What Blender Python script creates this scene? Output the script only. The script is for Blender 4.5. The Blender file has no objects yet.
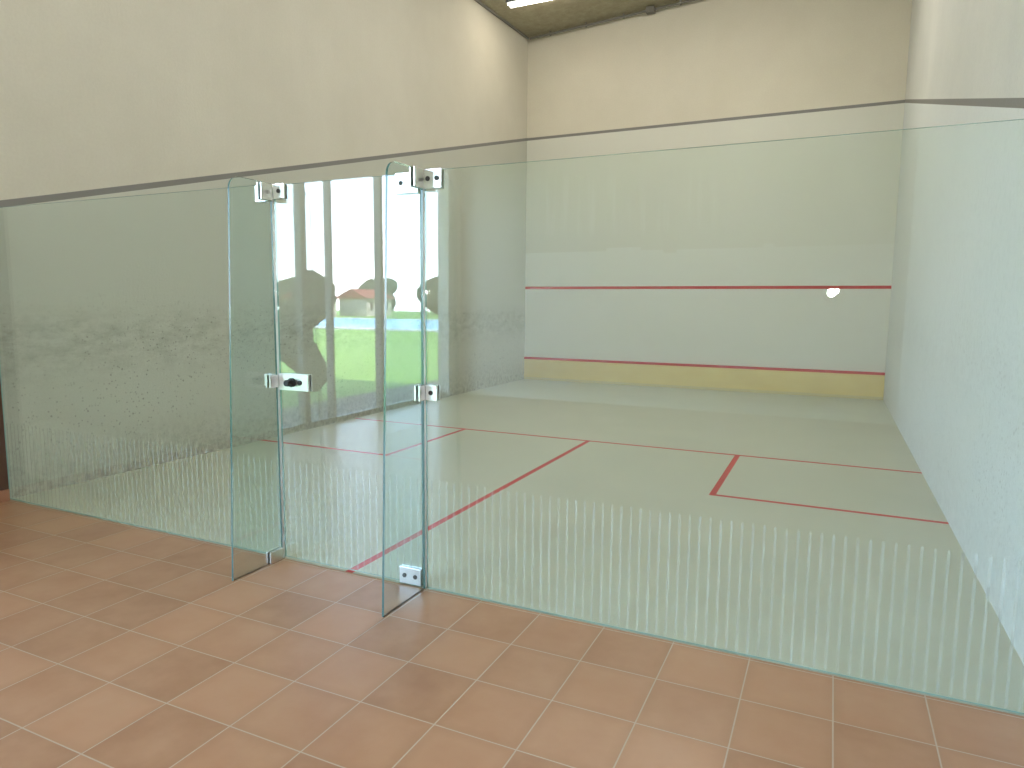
import bpy, bmesh, math, random
from mathutils import Matrix, Vector
random.seed(4)
C=bpy.context.scene.collection
sc=bpy.context.scene
sc.view_settings.view_transform='Standard'
sc.view_settings.look='None'
EXP=3.0; K=2.0**-EXP          # camera exposure and matching light scale
sc.view_settings.exposure=EXP

# ------------------------------------------------------------ node helpers
class NT:
    def __init__(s,name,world=False):
        if world:
            s.m=bpy.data.worlds.new(name)
        else:
            s.m=bpy.data.materials.new(name)
        s.m.use_nodes=True
        s.t=s.m.node_tree; s.t.nodes.clear()
        s.out=s.t.nodes.new('ShaderNodeOutputWorld' if world else 'ShaderNodeOutputMaterial')
    def n(s,ty,**kw):
        nd=s.t.nodes.new(ty)
        for k,v in kw.items(): setattr(nd,k,v)
        return nd
    def put(s,sock,v):
        if isinstance(v,bpy.types.NodeSocket): s.t.links.new(v,sock)
        else:
            if isinstance(v,(tuple,list)) and len(v)==3 and sock.type=='RGBA': v=(*v,1)
            sock.default_value=v
    def M(s,op,a,b=None,c=None,clamp=False):
        nd=s.n('ShaderNodeMath',operation=op,use_clamp=clamp)
        s.put(nd.inputs[0],a)
        if b is not None: s.put(nd.inputs[1],b)
        if c is not None: s.put(nd.inputs[2],c)
        return nd.outputs[0]
    def mul(s,*a):
        r=a[0]
        for x in a[1:]: r=s.M('MULTIPLY',r,x)
        return r
    def ge(s,a,b): return s.M('GREATER_THAN',a,b)
    def lt(s,a,b): return s.M('LESS_THAN',a,b)
    def between(s,v,a,b): return s.mul(s.ge(v,a),s.lt(v,b))
    def mx(s,*a):
        r=a[0]
        for x in a[1:]: r=s.M('MAXIMUM',r,x)
        return r
    def mix(s,f,a,b):
        nd=s.n('ShaderNodeMix',data_type='RGBA')
        s.put(nd.inputs[0],f); s.put(nd.inputs[6],a); s.put(nd.inputs[7],b)
        return nd.outputs[2]
    def pos(s):
        g=s.n('ShaderNodeNewGeometry'); sp=s.n('ShaderNodeSeparateXYZ')
        s.t.links.new(g.outputs['Position'],sp.inputs[0])
        return g.outputs['Position'],sp.outputs[0],sp.outputs[1],sp.outputs[2]
    def vec(s,x,y,z):
        c=s.n('ShaderNodeCombineXYZ'); s.put(c.inputs[0],x);s.put(c.inputs[1],y);s.put(c.inputs[2],z)
        return c.outputs[0]
    def noise(s,v,scale,detail=3,rough=.55):
        nd=s.n('ShaderNodeTexNoise'); s.put(nd.inputs['Vector'],v)
        nd.inputs['Scale'].default_value=scale; nd.inputs['Detail'].default_value=detail; nd.inputs['Roughness'].default_value=rough
        return nd.outputs[0]
    def specks(s,v,scale,thr):
        nd=s.n('ShaderNodeTexVoronoi'); s.put(nd.inputs['Vector'],v); nd.inputs['Scale'].default_value=scale
        sp=s.n('ShaderNodeSeparateColor'); s.t.links.new(nd.outputs['Color'],sp.inputs[0])
        lim=s.M('MULTIPLY',sp.outputs[0],thr)
        return s.M('MULTIPLY',s.lt(nd.outputs['Distance'],lim),s.ge(sp.outputs[1],.35))
    def ramp(s,v,a,b,lo=0.,hi=1.):
        nd=s.n('ShaderNodeMapRange'); s.put(nd.inputs[0],v)
        nd.inputs[1].default_value=a; nd.inputs[2].default_value=b; nd.inputs[3].default_value=lo; nd.inputs[4].default_value=hi
        return nd.outputs[0]
    def scalev(s,v,x,y,z):
        nd=s.n('ShaderNodeVectorMath',operation='MULTIPLY'); s.put(nd.inputs[0],v); nd.inputs[1].default_value=(x,y,z)
        return nd.outputs[0]
    def bump(s,h,strength,dist=.01):
        nd=s.n('ShaderNodeBump'); s.put(nd.inputs['Height'],h); nd.inputs['Strength'].default_value=strength; nd.inputs['Distance'].default_value=dist
        return nd.outputs[0]
    def pbr(s,col,rough=.5,metal=0.,bump=None,spec=None):
        b=s.n('ShaderNodeBsdfPrincipled')
        s.put(b.inputs['Base Color'],col); s.put(b.inputs['Roughness'],rough); s.put(b.inputs['Metallic'],metal)
        if spec is not None: s.put(b.inputs['Specular IOR Level'],spec)
        if bump is not None: s.put(b.inputs['Normal'],bump)
        s.t.links.new(b.outputs[0],s.out.inputs[0]); return s.m

def simple(name,col,rough=.5,metal=0.,var=.1,scale=20.):
    t=NT(name); P,x,y,z=t.pos()
    f=t.noise(P,scale)
    c=t.mix(f,tuple(v*(1-var) for v in col),tuple(min(1,v*(1+var)) for v in col))
    return t.pbr(c,rough,metal)

RED=(0.52,0.03,0.03)
D=9.60; W=6.4; HO=4.676; HS=1.82; HT=0.45; YS=4.166; YB=2.55; XR=4.787; XL=1.638; HG=2.155
LINE=(0.24,0.235,0.225)

def wall_mat(name,side):
    t=NT(name); P,x,y,z=t.pos()
    n1=t.noise(P,.9,4,.6)
    st=t.noise(t.scalev(P,5,5,.5),1.6,4,.6)
    fine=t.noise(P,45,3,.7)
    hi=(0.68,0.65,0.565); lo=(0.63,0.60,0.515)
    if side=='right': hi=(0.69,0.70,0.68); lo=(0.62,0.635,0.62)  # right wall whiter and bluer: window daylight worked into the colour
    if side=='front': hi=(0.73,0.69,0.59); lo=(0.68,0.64,0.54)
    c=t.mix(t.ramp(n1,.3,.7),lo,hi)
    c=t.mix(t.ramp(st,.45,.8,0,.08),c,(0.72,0.70,0.63))
    c=t.mix(t.ramp(fine,.35,.65,0,.10),c,(0.40,0.37,0.30))
    if side=='front':
        below=t.lt(z,HO)
        c=t.mix(t.mul(below,.6),c,(0.70,0.73,0.69))
        # paler below a stepped edge, with pale vertical streaks higher up
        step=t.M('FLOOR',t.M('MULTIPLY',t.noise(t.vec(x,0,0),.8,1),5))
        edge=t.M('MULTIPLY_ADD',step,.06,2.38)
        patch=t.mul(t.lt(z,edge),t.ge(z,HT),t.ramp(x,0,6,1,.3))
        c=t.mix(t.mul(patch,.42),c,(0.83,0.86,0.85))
        streaks=t.mul(t.ramp(z,2.75,2.9),t.ramp(z,3.6,4.1,1,0),t.ramp(t.noise(t.scalev(P,9,1,.35),1.2,2),.48,.66,0,.20),t.ramp(x,3,4.4,1,0))
        c=t.mix(streaks,c,(0.82,0.84,0.81))
        c=t.mix(t.between(z,HS-.026,HS+.026),c,RED)
        c=t.mix(t.between(z,HO-.027,HO+.022),c,LINE)
    if side in('left','right'):
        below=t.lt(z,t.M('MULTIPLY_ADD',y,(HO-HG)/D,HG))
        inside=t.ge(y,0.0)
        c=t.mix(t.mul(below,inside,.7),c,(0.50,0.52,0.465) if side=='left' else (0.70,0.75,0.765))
        dz=t.M('ABSOLUTE',t.M('SUBTRACT',z,t.M('MULTIPLY_ADD',y,(HO-HG-.02)/D,HG+.02)))
        c=t.mix(t.mul(t.lt(dz,.026),inside),c,LINE)
        # ball marks and scuffs
        band=t.mul(t.ramp(z,.1,.4),t.ramp(z,1.2,1.75,1,0),t.ge(y,.05))
        strength=.55 if side=='left' else .28
        clus=t.ramp(t.noise(P,1.3,3),.32,.56)
        P2=t.scalev(P,0,1,1)
        c=t.mix(t.mul(t.specks(P2,42,.30),clus,band,strength),c,(0.07,0.065,0.06))
        c=t.mix(t.mul(t.specks(P2,17,.17),clus,band,strength),c,(0.07,0.065,0.06))
        if side=='right':
            sp2=t.ramp(t.noise(P,24,6,.85),.50,.66)
            c=t.mix(t.mul(sp2,t.ramp(z,2.2,3.2,1,.3),inside,.22),c,(0.33,0.37,0.37))
        grime=t.mul(t.ramp(t.noise(t.scalev(P,1,1,2.2),4.0,7,.85),.42,.70),t.ramp(z,.75,1.1),t.ramp(z,1.25,1.5,1,0),inside)
        c=t.mix(t.mul(grime,.55 if side=='left' else .1),c,(0.17,0.16,0.12))
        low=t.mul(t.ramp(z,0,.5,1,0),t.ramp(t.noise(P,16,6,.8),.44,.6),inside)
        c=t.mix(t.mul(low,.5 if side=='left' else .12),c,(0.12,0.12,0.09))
    return t.pbr(c,.75,0,t.bump(t.M('ADD',fine,t.mul(st,1.0)),.4,.007),.3)

def tile_mat():
    t=NT('terracotta_tiles'); P,x,y,z=t.pos()
    T=.325
    u=t.M('DIVIDE',t.M('SUBTRACT',x,.142),T); v=t.M('DIVIDE',t.M('ADD',y,.03),T)
    fu=t.M('FRACT',u); fv=t.M('FRACT',v)
    eu=t.M('MINIMUM',fu,t.M('SUBTRACT',1,fu)); ev=t.M('MINIMUM',fv,t.M('SUBTRACT',1,fv))
    e=t.M('MINIMUM',eu,ev)
    wn=t.n('ShaderNodeTexWhiteNoise',noise_dimensions='2D')
    t.put(wn.inputs['Vector'],t.vec(t.M('FLOOR',u),t.M('FLOOR',v),0))
    r=wn.outputs['Value']
    a=t.mix(r,(0.315,0.155,0.082),(0.445,0.235,0.132))
    mot=t.noise(t.vec(t.M('ADD',x,t.mul(r,7)),y,t.mul(r,3)),4.5,4,.6)
    a=t.mix(t.ramp(mot,.30,.70,0,.65),a,(0.47,0.275,0.165))
    a=t.mix(t.ramp(e,.012,.14,.25,0),a,(0.29,0.145,0.075))
    joint=t.ramp(e,.006,.011,1,0)
    c=t.mix(joint,a,(0.47,0.37,0.28))
    return t.pbr(c,.32,0,t.bump(t.M('SUBTRACT',1,joint),.3,.003),.5)

def court_floor_mat():
    t=NT('court_floor_paint'); P,x,y,z=t.pos()
    n=t.noise(P,1.1,4,.6)
    c=t.mix(t.ramp(n,.3,.7),(0.475,0.515,0.43),(0.51,0.55,0.46))
    c=t.mix(t.ramp(t.noise(P,14,4,.7),.5,.75,0,.10),c,(0.42,0.45,0.37))
    h=.025
    def bd(v,c0): return t.between(v,c0-h,c0+h)
    ln=t.mx(bd(y,YS), t.mul(bd(x,3.2),t.lt(y,YS)),
        t.mul(bd(x,XR),t.between(y,YB-h,YS)), t.mul(bd(x,XL),t.between(y,YB-h,YS)),
        t.mul(bd(y,YB),t.mx(t.ge(x,XR),t.lt(x,XL))))
    c=t.mix(ln,c,(0.50,0.025,0.03))
    return t.pbr(c,.45,0,None,.4)

def glass_mat(name,stripes,tint=(0.955,0.988,0.98)):
    t=NT(name); P,x,y,z=t.pos()
    lw=t.n('ShaderNodeLayerWeight'); lw.inputs[0].default_value=.5
    f=lw.outputs['Facing']
    F=t.M('MULTIPLY_ADD',t.M('POWER',f,5.0),.9,.055,clamp=True)
    tr=t.n('ShaderNodeBsdfTransparent'); tr.inputs[0].default_value=(*tint,1)
    gl=t.n('ShaderNodeBsdfGlossy'); gl.inputs['Roughness'].default_value=0.0; gl.inputs[0].default_value=(.97,1,1,1)
    m1=t.n('ShaderNodeMixShader'); t.put(m1.inputs[0],F); t.t.links.new(tr.outputs[0],m1.inputs[1]); t.t.links.new(gl.outputs[0],m1.inputs[2])
    last=m1
    if stripes:
        # frosted stripes near the bottom
        df=t.n('ShaderNodeBsdfDiffuse'); df.inputs[0].default_value=(.68,.88,.90,1)
        s=t.mul(t.lt(t.M('FRACT',t.M('DIVIDE',x,.044)),.24),t.between(z,.015,.59))
        m2=t.n('ShaderNodeMixShader'); t.put(m2.inputs[0],t.M('MULTIPLY_ADD',s,.19,.006)); t.t.links.new(m1.outputs[0],m2.inputs[1]); t.t.links.new(df.outputs[0],m2.inputs[2])
        last=m2
    t.t.links.new(last.outputs[0],t.out.inputs[0])
    return t.m

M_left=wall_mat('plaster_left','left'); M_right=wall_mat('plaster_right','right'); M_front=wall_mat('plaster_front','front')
M_plain=wall_mat('plaster_plain','plain')
M_tile=tile_mat(); M_court=court_floor_mat()
M_glass=glass_mat('toughened_glass_striped',True); M_glassb=glass_mat('toughened_glass_plain',False); M_fin=glass_mat('toughened_glass_tinted',False,(0.91,0.968,0.962))
M_edge=simple('glass_edge_green',(0.28,0.48,0.46),.15,0,.15)
M_edgef=simple('glass_edge_dark_green',(0.07,0.17,0.16),.15,0,.15)
M_steel=simple('brushed_steel',(0.78,0.77,0.74),.28,1.,.06,60)
M_dark=simple('dark_rubber',(0.03,0.03,0.032),.5)
M_seal=simple('clear_seal_strip',(0.9,0.95,0.95),.12,0,.03)
def ceil_mat():
    t=NT('rough_olive_concrete');P,x,y,z=t.pos()
    n=t.noise(P,7,6,.75)
    c=t.mix(t.ramp(n,.3,.7),(0.26,0.235,0.16),(0.40,0.365,0.26))
    return t.pbr(c,.85,0,t.bump(n,.6,.02))
M_ceil=ceil_mat()
M_grey=simple('grey_metal_trim',(0.17,0.165,0.15),.6,0,.15)
M_frame=simple('grey_window_frame',(0.12,0.13,0.13),.5)
M_wood=simple('brown_stained_wood',(0.10,0.045,0.03),.45,0,.25,8)
M_base=simple('terracotta_skirting',(0.42,0.20,0.12),.45)
def tin_mat():
    t=NT('tin_yellow_paint');P,x,y,z=t.pos()
    c=t.mix(t.ramp(t.noise(t.scalev(P,1,1,2),2,4,.6),.3,.7),(0.75,0.60,0.25),(0.79,0.66,0.30))
    c=t.mix(t.lt(z,.05),c,(0.66,0.58,0.32))
    c=t.mix(t.ge(z,HT-.045),c,RED)
    return t.pbr(c,.5)
M_tin=tin_mat()
M_lamp=NT('fluorescent_tube_light'); 
_e=M_lamp.n('ShaderNodeEmission'); _e.inputs[0].default_value=(1,.97,.86,1); _e.inputs[1].default_value=14*K; M_lamp.t.links.new(_e.outputs[0],M_lamp.out.inputs[0]); M_lamp=M_lamp.m

# ------------------------------------------------------------ mesh helpers
def obj(name,bm,mats,parent=None,smooth=False,recalc=True):
    me=bpy.data.meshes.new(name)
    if recalc: bmesh.ops.recalc_face_normals(bm,faces=bm.faces)
    bm.to_mesh(me); bm.free()
    for m in (mats if isinstance(mats,list) else [mats]): me.materials.append(m)
    if smooth:
        for p in me.polygons: p.use_smooth=True
    o=bpy.data.objects.new(name,me); C.objects.link(o)
    if parent: o.parent=parent
    return o
def add_box(bm,a,b,mi=0,bev=0):
    vs=[bm.verts.new((x,y,z)) for x in(a[0],b[0]) for y in(a[1],b[1]) for z in(a[2],b[2])]
    fs=[]
    for f in((0,1,3,2),(4,6,7,5),(0,4,5,1),(2,3,7,6),(0,2,6,4),(1,5,7,3)):
        fc=bm.faces.new([vs[i] for i in f]); fc.material_index=mi; fs.append(fc)
    if bev:
        es=list({e for f in fs for e in f.edges})
        bmesh.ops.bevel(bm,geom=es,offset=bev,segments=2,affect='EDGES',profile=.5)
def box(name,a,b,mat,parent=None,bev=0):
    bm=bmesh.new(); add_box(bm,a,b,0,bev); return obj(name,bm,mat,parent)
def add_cyl(bm,p,q,r,n=20,r2=None):
    p=Vector(p);q=Vector(q);d=(q-p);L=d.length
    mt=Matrix.Translation((p+q)/2)@d.to_track_quat('Z','Y').to_matrix().to_4x4()
    bmesh.ops.create_cone(bm,cap_ends=True,segments=n,radius1=r,radius2=r if r2 is None else r2,depth=L,matrix=mt)
def cyl(name,p,q,r,mat,parent=None,n=20,r2=None,smooth=False):
    bm=bmesh.new(); add_cyl(bm,p,q,r,n,r2)
    o=obj(name,bm,mat,parent)
    if smooth:
        for f in o.data.polygons: f.use_smooth=len(f.vertices)==4
    return o
def empty(name,loc=(0,0,0)):
    e=bpy.data.objects.new(name,None); e.empty_display_size=.1; C.objects.link(e); return e
def lab(o,label,cat,group=None,kind=None):
    o['label']=label;o['category']=cat
    if group:o['group']=group
    if kind:o['kind']=kind
def struct(o,label=None,cat=None):
    o['kind']='structure'
    if label:o['label']=label
    if cat:o['category']=cat

# ------------------------------------------------------------ room shell
TH=.2; YR=-7.0; H=7.4
bm=bmesh.new()
WY0,WY1,WZ=-6.59,-2.84,3.8
add_box(bm,(-TH,WY1,-.1),(0,D+TH,H)); add_box(bm,(-TH,YR-TH,-.1),(0,WY0,H)); add_box(bm,(-TH,WY0,WZ),(0,WY1,H)); add_box(bm,(-TH,WY0,-.1),(0,WY1,0.0))
struct(obj('wall_left',bm,M_left),'beige plastered side wall with sloping dark out line','wall')
struct(box('wall_right',(W,YR-TH,-.1),(W+TH,D+TH,H),M_right),'pale plastered side wall with ball marks','wall')
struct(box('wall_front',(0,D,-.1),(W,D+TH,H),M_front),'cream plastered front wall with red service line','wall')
struct(box('wall_back',(0,YR-TH,-.1),(W,YR,H),M_plain),'plain beige plastered wall','wall')
struct(box('floor',(0,YR,-.1),(W,-.012,0),M_tile),'terracotta square tiled floor with pale joints','floor')
struct(box('floor.001',(0,-.012,-.1),(W,D,0),M_court),'grey green painted court floor with red lines','floor')
bm=bmesh.new()
cz=lambda x,y:6.43+.05*(y-7.45)+.06*x
v=[bm.verts.new((x,y,cz(x,y)+h)) for h in(0,.3) for (x,y) in((0,YR),(W,YR),(W,D),(0,D))]
for f in((0,1,2,3),(7,6,5,4),(0,4,5,1),(1,5,6,2),(2,6,7,3),(3,7,4,0)): bm.faces.new([v[i] for i in f])
struct(obj('ceiling',bm,M_ceil),'rough olive brown concrete ceiling','ceiling')
bm=bmesh.new()
add_cyl(bm,(0.025,0,cz(0,0)-.02),(0.025,D-.05,cz(0,D)-.02),.022,10)
struct(obj('trim_1',bm,M_grey),'dark grey edge trim under the ceiling','trim')
bm=bmesh.new(); add_cyl(bm,(.05,D-.015,cz(0,D)-.012),(W-.05,D-.015,cz(W,D)-.012),.012,10)
struct(obj('trim_2',bm,M_grey),'dark grey edge trim under the ceiling','trim')
# conduit with box
e=empty('electrical_conduit'); lab(e,'thin grey electrical conduit with junction box under ceiling','conduit')
bm=bmesh.new(); add_cyl(bm,(.1,D-.14,cz(.1,D)-.07),(3.9,D-.14,cz(3.9,D)-.07),.02,10)
obj('pipe',bm,M_grey,e)
for xx in(.5,1.2,1.9,2.9,3.6): box('bracket',(xx,D-.16,cz(xx,D)-.095),(xx+.025,D-.12,cz(xx,D)-.02),M_grey,e)
box('junction_box',(2.32,D-.20,cz(2.35,D)-.12),(2.47,D-.08,cz(2.35,D)-.02),M_grey,e,.01)

# side window in the lobby wall
bm=bmesh.new()
for (a,b) in((-3.39,-3.29),(-3.85,-3.81),(-4.905,-4.83)):
    add_box(bm,(-.15,a,0.0),(-.05,b,WZ))
add_box(bm,(-.15,WY0,WZ-.08),(-.05,WY1,WZ)); add_box(bm,(-.15,WY0,0.0),(-.05,WY1,.06))
struct(obj('window_1',bm,M_frame),'tall grey framed window looking onto a lawn','window')
# brown post beside glass
struct(box('trim_3',(0.0,-.10,.09),(.04,-.02,2.2),M_wood,None,.003),'dark brown stained wooden post beside the glass','trim')
struct(box('trim_4',(0,-.10,0),(.045,-.02,.088),M_base,None,.002),'terracotta plinth block below wooden post','trim')
struct(box('baseboard_left',(0,-2.8,0),(.012,-.11,.08),M_base),'terracotta tile skirting','baseboard')
# tin
tin=box('tin_board',(0.004,D-.032,0),(W-.004,D-.001,HT),M_tin,None,.004)
lab(tin,'yellow painted tin board with red top strip at front wall','squash tin')

# ------------------------------------------------------------ glass
G=.006
def glass_panel(name,x0,x1,z0,z1,parent=None):
    bm=bmesh.new(); add_box(bm,(x0,-G,z0),(x1,G,z1))
    for f in bm.faces:
        cy=f.calc_center_median().y
        f.material_index=0 if cy<-G*.5 else (1 if cy>G*.5 else 2)
    return obj(name,bm,[M_glass,M_glassb,M_edge],parent)
XF1,XF2=2.715,3.70
p1=glass_panel('glass_wall_panel',0.004,XF1-.012,0.004,HG); lab(p1,'fixed clear glass wall panel with frosted stripes, beside wooden post','glass wall')
p2=glass_panel('glass_wall_panel.001',XF2+.012,W-.004,0.004,HG); lab(p2,'wide fixed glass wall panel with frosted stripes, beside pale wall','glass wall')

def fin(name,x):
    e=empty(name)
    bm=bmesh.new(); r=.07; b0=-.385; t0=-.31; pts=[(-.014,0.0),(b0,0.0),(t0,HG-r)]
    for i in range(1,9):
        a=math.pi/2*i/8; pts.append((t0+r-r*math.cos(a),HG-r+r*math.sin(a)))
    pts.append((-.014,HG))
    A=[bm.verts.new((x-.006,p[0],p[1])) for p in pts]; B=[bm.verts.new((x+.006,p[0],p[1])) for p in pts]
    bm.faces.new(A).material_index=0; bm.faces.new(B[::-1]).material_index=0
    n=len(pts)
    for i in range(n):
        f=bm.faces.new((A[i],A[(i+1)%n],B[(i+1)%n],B[i])); f.material_index=1
    obj('pane',bm,[M_fin,M_edgef],e)
    s=cyl('seal_strip',(x,-.003,.002),(x,-.003,HG-.002),.011,M_seal,e,24,None,True); s['label']='pale translucent seal strip'
    return e
def plate(name,x0,x1,z0,z1,parent,screws=2):
    bm=bmesh.new()
    add_box(bm,(x0,-G-.012,z0),(x1,-G-.0005,z1),0,.002); add_box(bm,(x0,G+.0005,z0),(x1,G+.012,z1),0,.002)
    o=obj(name,bm,M_steel,parent); o['label']='brushed steel clamp plate'
    for i in range(screws):
        xx=x0+(x1-x0)*(i+.5)/screws
        for sg in(-1,1):
            q=cyl('screw',(xx,sg*(G+.012),(z0+z1)/2),(xx,sg*(G+.016),(z0+z1)/2),.012,M_dark,o,16); q['label']='dark recessed screw'
    return o
def finplate(name,x,y0,y1,z0,z1,parent):
    bm=bmesh.new(); add_box(bm,(x-.018,y0,z0),(x-.0065,y1,z1),0,.002); add_box(bm,(x+.0065,y0,z0),(x+.018,y1,z1),0,.002)
    o=obj(name,bm,M_steel,parent); o['label']='brushed steel clamp plate'; return o
f1=fin('glass_fin',XF1); lab(f1,'green-tinted glass stabilising fin on the lock side of door','glass fin','glass fins flanking the door')
f2=fin('glass_fin.001',XF2); lab(f2,'green-tinted glass stabilising fin on the hinge side of door','glass fin','glass fins flanking the door')
plate('clamp',XF1-.115,XF1-.012,2.06,2.15,f1); finplate('clamp',XF1,-.10,-.02,2.06,2.15,f1)
plate('clamp',XF1-.09,XF1-.012,1.02,1.09,f1,1); finplate('clamp',XF1,-.08,-.02,1.02,1.09,f1)
finplate('clamp',XF1,-.12,-.02,.002,.07,f1)
plate('clamp',XF2+.012,XF2+.115,2.065,2.16,f2); finplate('clamp',XF2,-.10,-.02,2.065,2.16,f2)
plate('clamp',XF2+.012,XF2+.085,1.01,1.09,f2,1); finplate('clamp',XF2,-.07,-.02,1.01,1.09,f2)
# door
d=empty('glass_door'); lab(d,'frameless glass court door with steel hinges and lock','glass door')
glass_panel('pane',XF1+.016,XF2-.016,.012,HG-.008,d)
plate('hinge',XF2-.155,XF2-.02,2.05,2.152,d); plate('hinge',XF2-.155,XF2-.02,.008,.10,d)
plate('clamp',XF1+.02,XF1+.10,2.07,2.152,d,1)
lk=plate('lock',XF1+.02,XF1+.235,1.005,1.10,d,0); lk['label']='steel lock case with turn knob'
bm=bmesh.new(); add_cyl(bm,(XF1+.12,-.018,1.052),(XF1+.12,-.03,1.052),.026,24); add_cyl(bm,(XF1+.12,-.03,1.052),(XF1+.12,-.055,1.052),.014,20); add_cyl(bm,(XF1+.12,-.055,1.052),(XF1+.12,-.07,1.052),.02,20,.017)
k=obj('knob',bm,M_dark,lk,False)
cyl('keyhole',(XF1+.175,-.018,1.052),(XF1+.175,-.024,1.052),.014,M_dark,lk)

# ------------------------------------------------------------ lamps
def fluo(x,y,name,power,color=(1,.93,.80)):
    e=empty(name); lab(e,'long fluorescent batten lamp fixed under the ceiling','ceiling lamp','fluorescent lamps on the ceiling')
    z=cz(x,y)
    bm=bmesh.new(); add_box(bm,(x,y-.09,z-.09),(x+1.3,y+.09,z-.055),0,.008); obj('housing',bm,M_frame,e)
    for xx in(x+.1,x+1.14): box('bracket',(xx,y-.03,z-.055),(xx+.06,y+.03,z-.01),M_frame,e)
    for dy in(-.045,.045): cyl('tube',(x+.03,y+dy,z-.11),(x+1.27,y+dy,z-.11),.019,M_lamp,e,12)
    L=bpy.data.lights.new('tube_light','AREA'); L.shape='RECTANGLE'; L.size=1.25; L.size_y=.16; L.energy=power*K*.5; L.color=color
    o=bpy.data.objects.new('tube_light',L); o.location=(x+.65,y,z-.145); C.objects.link(o); o.parent=e
    L=bpy.data.lights.new('tube_glow','POINT'); L.shadow_soft_size=.08; L.energy=power*K*.75; L.color=color
    o=bpy.data.objects.new('tube_glow',L); o.location=(x+.65,y,z-.26); C.objects.link(o); o.parent=e
fluo(.45,7.75,'fluorescent_lamp',15,(1,.87,.68))
for i,(x,y,p,cc) in enumerate([(3.3,6.4,92,(1,.92,.80)),(2.5,4.2,60,(1,.97,.92)),(2.5,1.2,52,(1,.97,.92)),(2.5,-2.2,80,(1,.96,.90))]): fluo(x,y,'fluorescent_lamp.%03d'%(i+1),p,cc)  # last one, over the lobby, is an added unseen fill for its dark corner

# ------------------------------------------------------------ outdoors
def lawn_mat():
    t=NT('lawn_grass');P,x,y,z=t.pos()
    c=t.mix(t.noise(P,3,5,.7),(0.14,0.27,0.03),(0.20,0.34,0.06))
    return t.pbr(c,.9)
g=box('lawn',(-110,-110,-.3),(-.2,60,-.12),lawn_mat()); lab(g,'sunlit green lawn outside the side window','lawn'); g['kind']='structure'
M_pave=simple('dark_stone_paving',(0.11,0.10,0.085),.8,0,.3,3)
g=box('terrace',(-1.8,-30,-.12),(-.2,8,-.08),M_pave); lab(g,'narrow dark paved terrace outside the window','terrace'); g['kind']='structure'
e=empty('swimming_pool'); lab(e,'blue outdoor swimming pool with pale surround on the lawn','swimming pool')
M_pool=simple('pool_water',(0.08,0.34,0.52),.3,0,.1,1); M_stone=simple('pale_paving',(0.6,0.58,0.54),.7)
bm=bmesh.new(); 
for a,b in(((-40,-52),(-13,-50.5)),((-40,-31.5),(-13,-30)),((-40,-50.5),(-38.5,-31.5)),((-14.5,-50.5),(-13,-31.5))): add_box(bm,(a[0],a[1],-.12),(b[0],b[1],-.02))
obj('surround',bm,M_stone,e); box('water',(-38.5,-50.5,-.12),(-14.5,-31.5,-.06),M_pool,e)
M_hw=simple('house_render',(0.4,0.36,0.31),.8); M_roof=simple('red_roof_tiles',(0.22,0.05,0.03),.8,0,.2,3)
def house(name,x,y,w,dp,h,r):
    e=empty(name); lab(e,'low pale house with a red tiled gable roof','house','houses beyond the pool')
    bm=bmesh.new(); add_box(bm,(x,y,-.12),(x+w,y+dp,h)); o=obj('walls',bm,M_hw,e)
    bm=bmesh.new(); a=[(x-.4,y-.4,h),(x+w+.4,y-.4,h),(x+w+.4,y+dp+.4,h),(x-.4,y+dp+.4,h),(x+w/2,y-.4,r),(x+w/2,y+dp+.4,r)]
    v=[bm.verts.new(p) for p in a]
    for f in((0,3,2,1),(0,1,4),(2,3,5),(1,2,5,4),(3,0,4,5)): bm.faces.new([v[i] for i in f])
    obj('roof',bm,M_roof,e)
    for k in range(3): box('window',(x+w,y+dp*(.15+.3*k),.6),(x+w+.03,y+dp*(.27+.3*k),1.6),M_dark,e)
house('house',-50,-60,4,4,1.9,2.9); house('house.001',-48,-68,4,5,2.0,3.1)
M_leaf=simple('foliage',(0.022,0.036,0.014),.9,0,.5,6); M_bark=simple('bark',(0.06,0.04,0.03),.9)
def tree(name,x,y,h,r,base=.3,label='leafy dark green tree beyond the lawn',cat='tree',seed=0,group='trees beyond the lawn'):
    rnd=random.Random(seed); e=empty(name); lab(e,label,cat,group)
    bm=bmesh.new(); add_cyl(bm,(x,y,-.12),(x,y,h*.6),r*.09,10,r*.05)
    for k in range(4):
        a=k*1.6; add_cyl(bm,(x,y,h*.3),(x+math.cos(a)*r*.5,y+math.sin(a)*r*.5,h*.6),r*.04,8,r*.02)
    obj('trunk',bm,M_bark,e)
    bm=bmesh.new()
    for k in range(18):
        a=k*2.4; q=rnd.uniform(.1,.55)*r; zz=(base+(.80-base)*((k*7)%18)/17)*h
        rr=r*rnd.uniform(.34,.5)
        mt=Matrix.Translation((x+q*math.cos(a),y+q*math.sin(a),zz))@Matrix.Diagonal((1,1,min(1.2,(h-zz)/rr+.15),1))
        bmesh.ops.create_icosphere(bm,subdivisions=3,radius=rr,matrix=mt)
    for vv in bm.verts: vv.co+=Vector((rnd.uniform(-1,1),rnd.uniform(-1,1),rnd.uniform(-1,1)))*r*.05
    obj('crown',bm,M_leaf,e)
i=0
for (x,y,h,r) in [(-60,-50,4.6,3),(-68,-60,5,3.5),(-57,-54,3.8,2.0),(-55,-80,4.8,3.2),(-46,-82,5.0,3.4),(-36,-74,4.4,3),(-30,-66,4.0,2.6),(-50,-92,5.6,4),(-24,-72,4.6,3.4),(-62,-70,4.6,3.0)]:
    tree('tree' if i==0 else 'tree.%03d'%i,x,y,h,r,seed=i); i+=1
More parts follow.
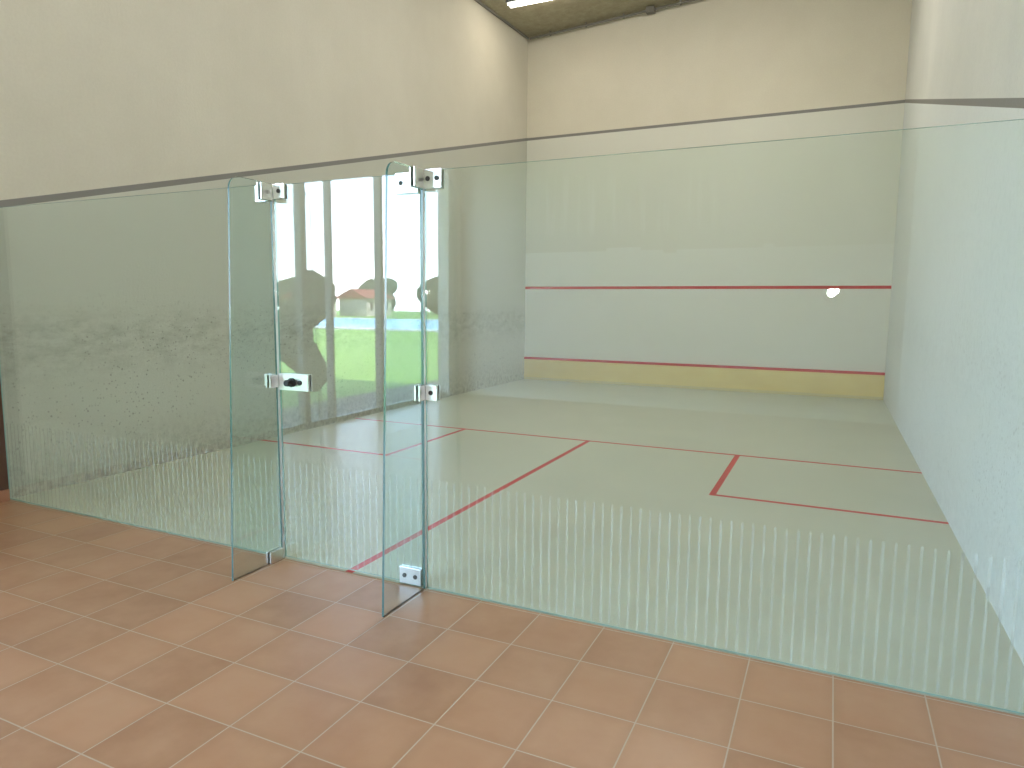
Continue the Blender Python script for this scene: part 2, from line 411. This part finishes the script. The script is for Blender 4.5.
tree('shrub',-2.6,-6.15,2.15,.58,.12,'rounded dark garden shrub just outside the window','shrub',50,None)

# ------------------------------------------------------------ light
S=bpy.data.lights.new('sun','SUN'); S.energy=36*K; S.angle=.01; S.color=(1,.95,.86)
so=bpy.data.objects.new('sun',S); so.rotation_euler=Vector((-.60,-.15,-.78)).to_track_quat('-Z','Y').to_euler(); C.objects.link(so)
w=NT('daylight_sky',True); sc.world=w.m
tc=w.n('ShaderNodeTexCoord'); sp=w.n('ShaderNodeSeparateXYZ'); w.t.links.new(tc.outputs['Generated'],sp.inputs[0])
low=w.mix(w.ramp(sp.outputs[2],0.02,.22),(0.92,0.96,1.0),(0.48,0.70,1.0))
col=w.mix(w.ramp(sp.outputs[2],.25,.8),low,(0.16,0.27,0.45))
bg=w.n('ShaderNodeBackground'); w.put(bg.inputs[0],col); bg.inputs[1].default_value=21.0*K
w.t.links.new(bg.outputs[0],w.out.inputs[0])
# camera flash
for (lx,lz,r,en) in((5.56,1.61,.030,11),(5.595,1.625,.018,4)):
    F=bpy.data.lights.new('camera_flash','POINT'); F.energy=en*K; F.shadow_soft_size=r; F.color=(1,1,1)
    fo=bpy.data.objects.new('camera_flash',F); fo.location=(lx,-2.98,lz); C.objects.link(fo)

# ------------------------------------------------------------ camera
yaw,pit,rol=-.4358,-.1166,.0087
f=Vector((math.sin(yaw)*math.cos(pit),math.cos(yaw)*math.cos(pit),math.sin(pit)))
rt=Vector((math.cos(yaw),-math.sin(yaw),0)); up=rt.cross(f)
c,s=math.cos(rol),math.sin(rol)
r2=c*rt+s*up; u2=-s*rt+c*up
cam=bpy.data.cameras.new('camera'); cam.sensor_width=36; cam.lens=36*685.01/1024; cam.clip_start=.02; cam.clip_end=500
co=bpy.data.objects.new('camera',cam)
mt=Matrix.Identity(4)
for i in range(3): mt[i][0]=r2[i]; mt[i][1]=u2[i]; mt[i][2]=-f[i]
mt.translation=Vector((5.5837,-2.9795,1.5047))
co.matrix_world=mt; C.objects.link(co); sc.camera=co
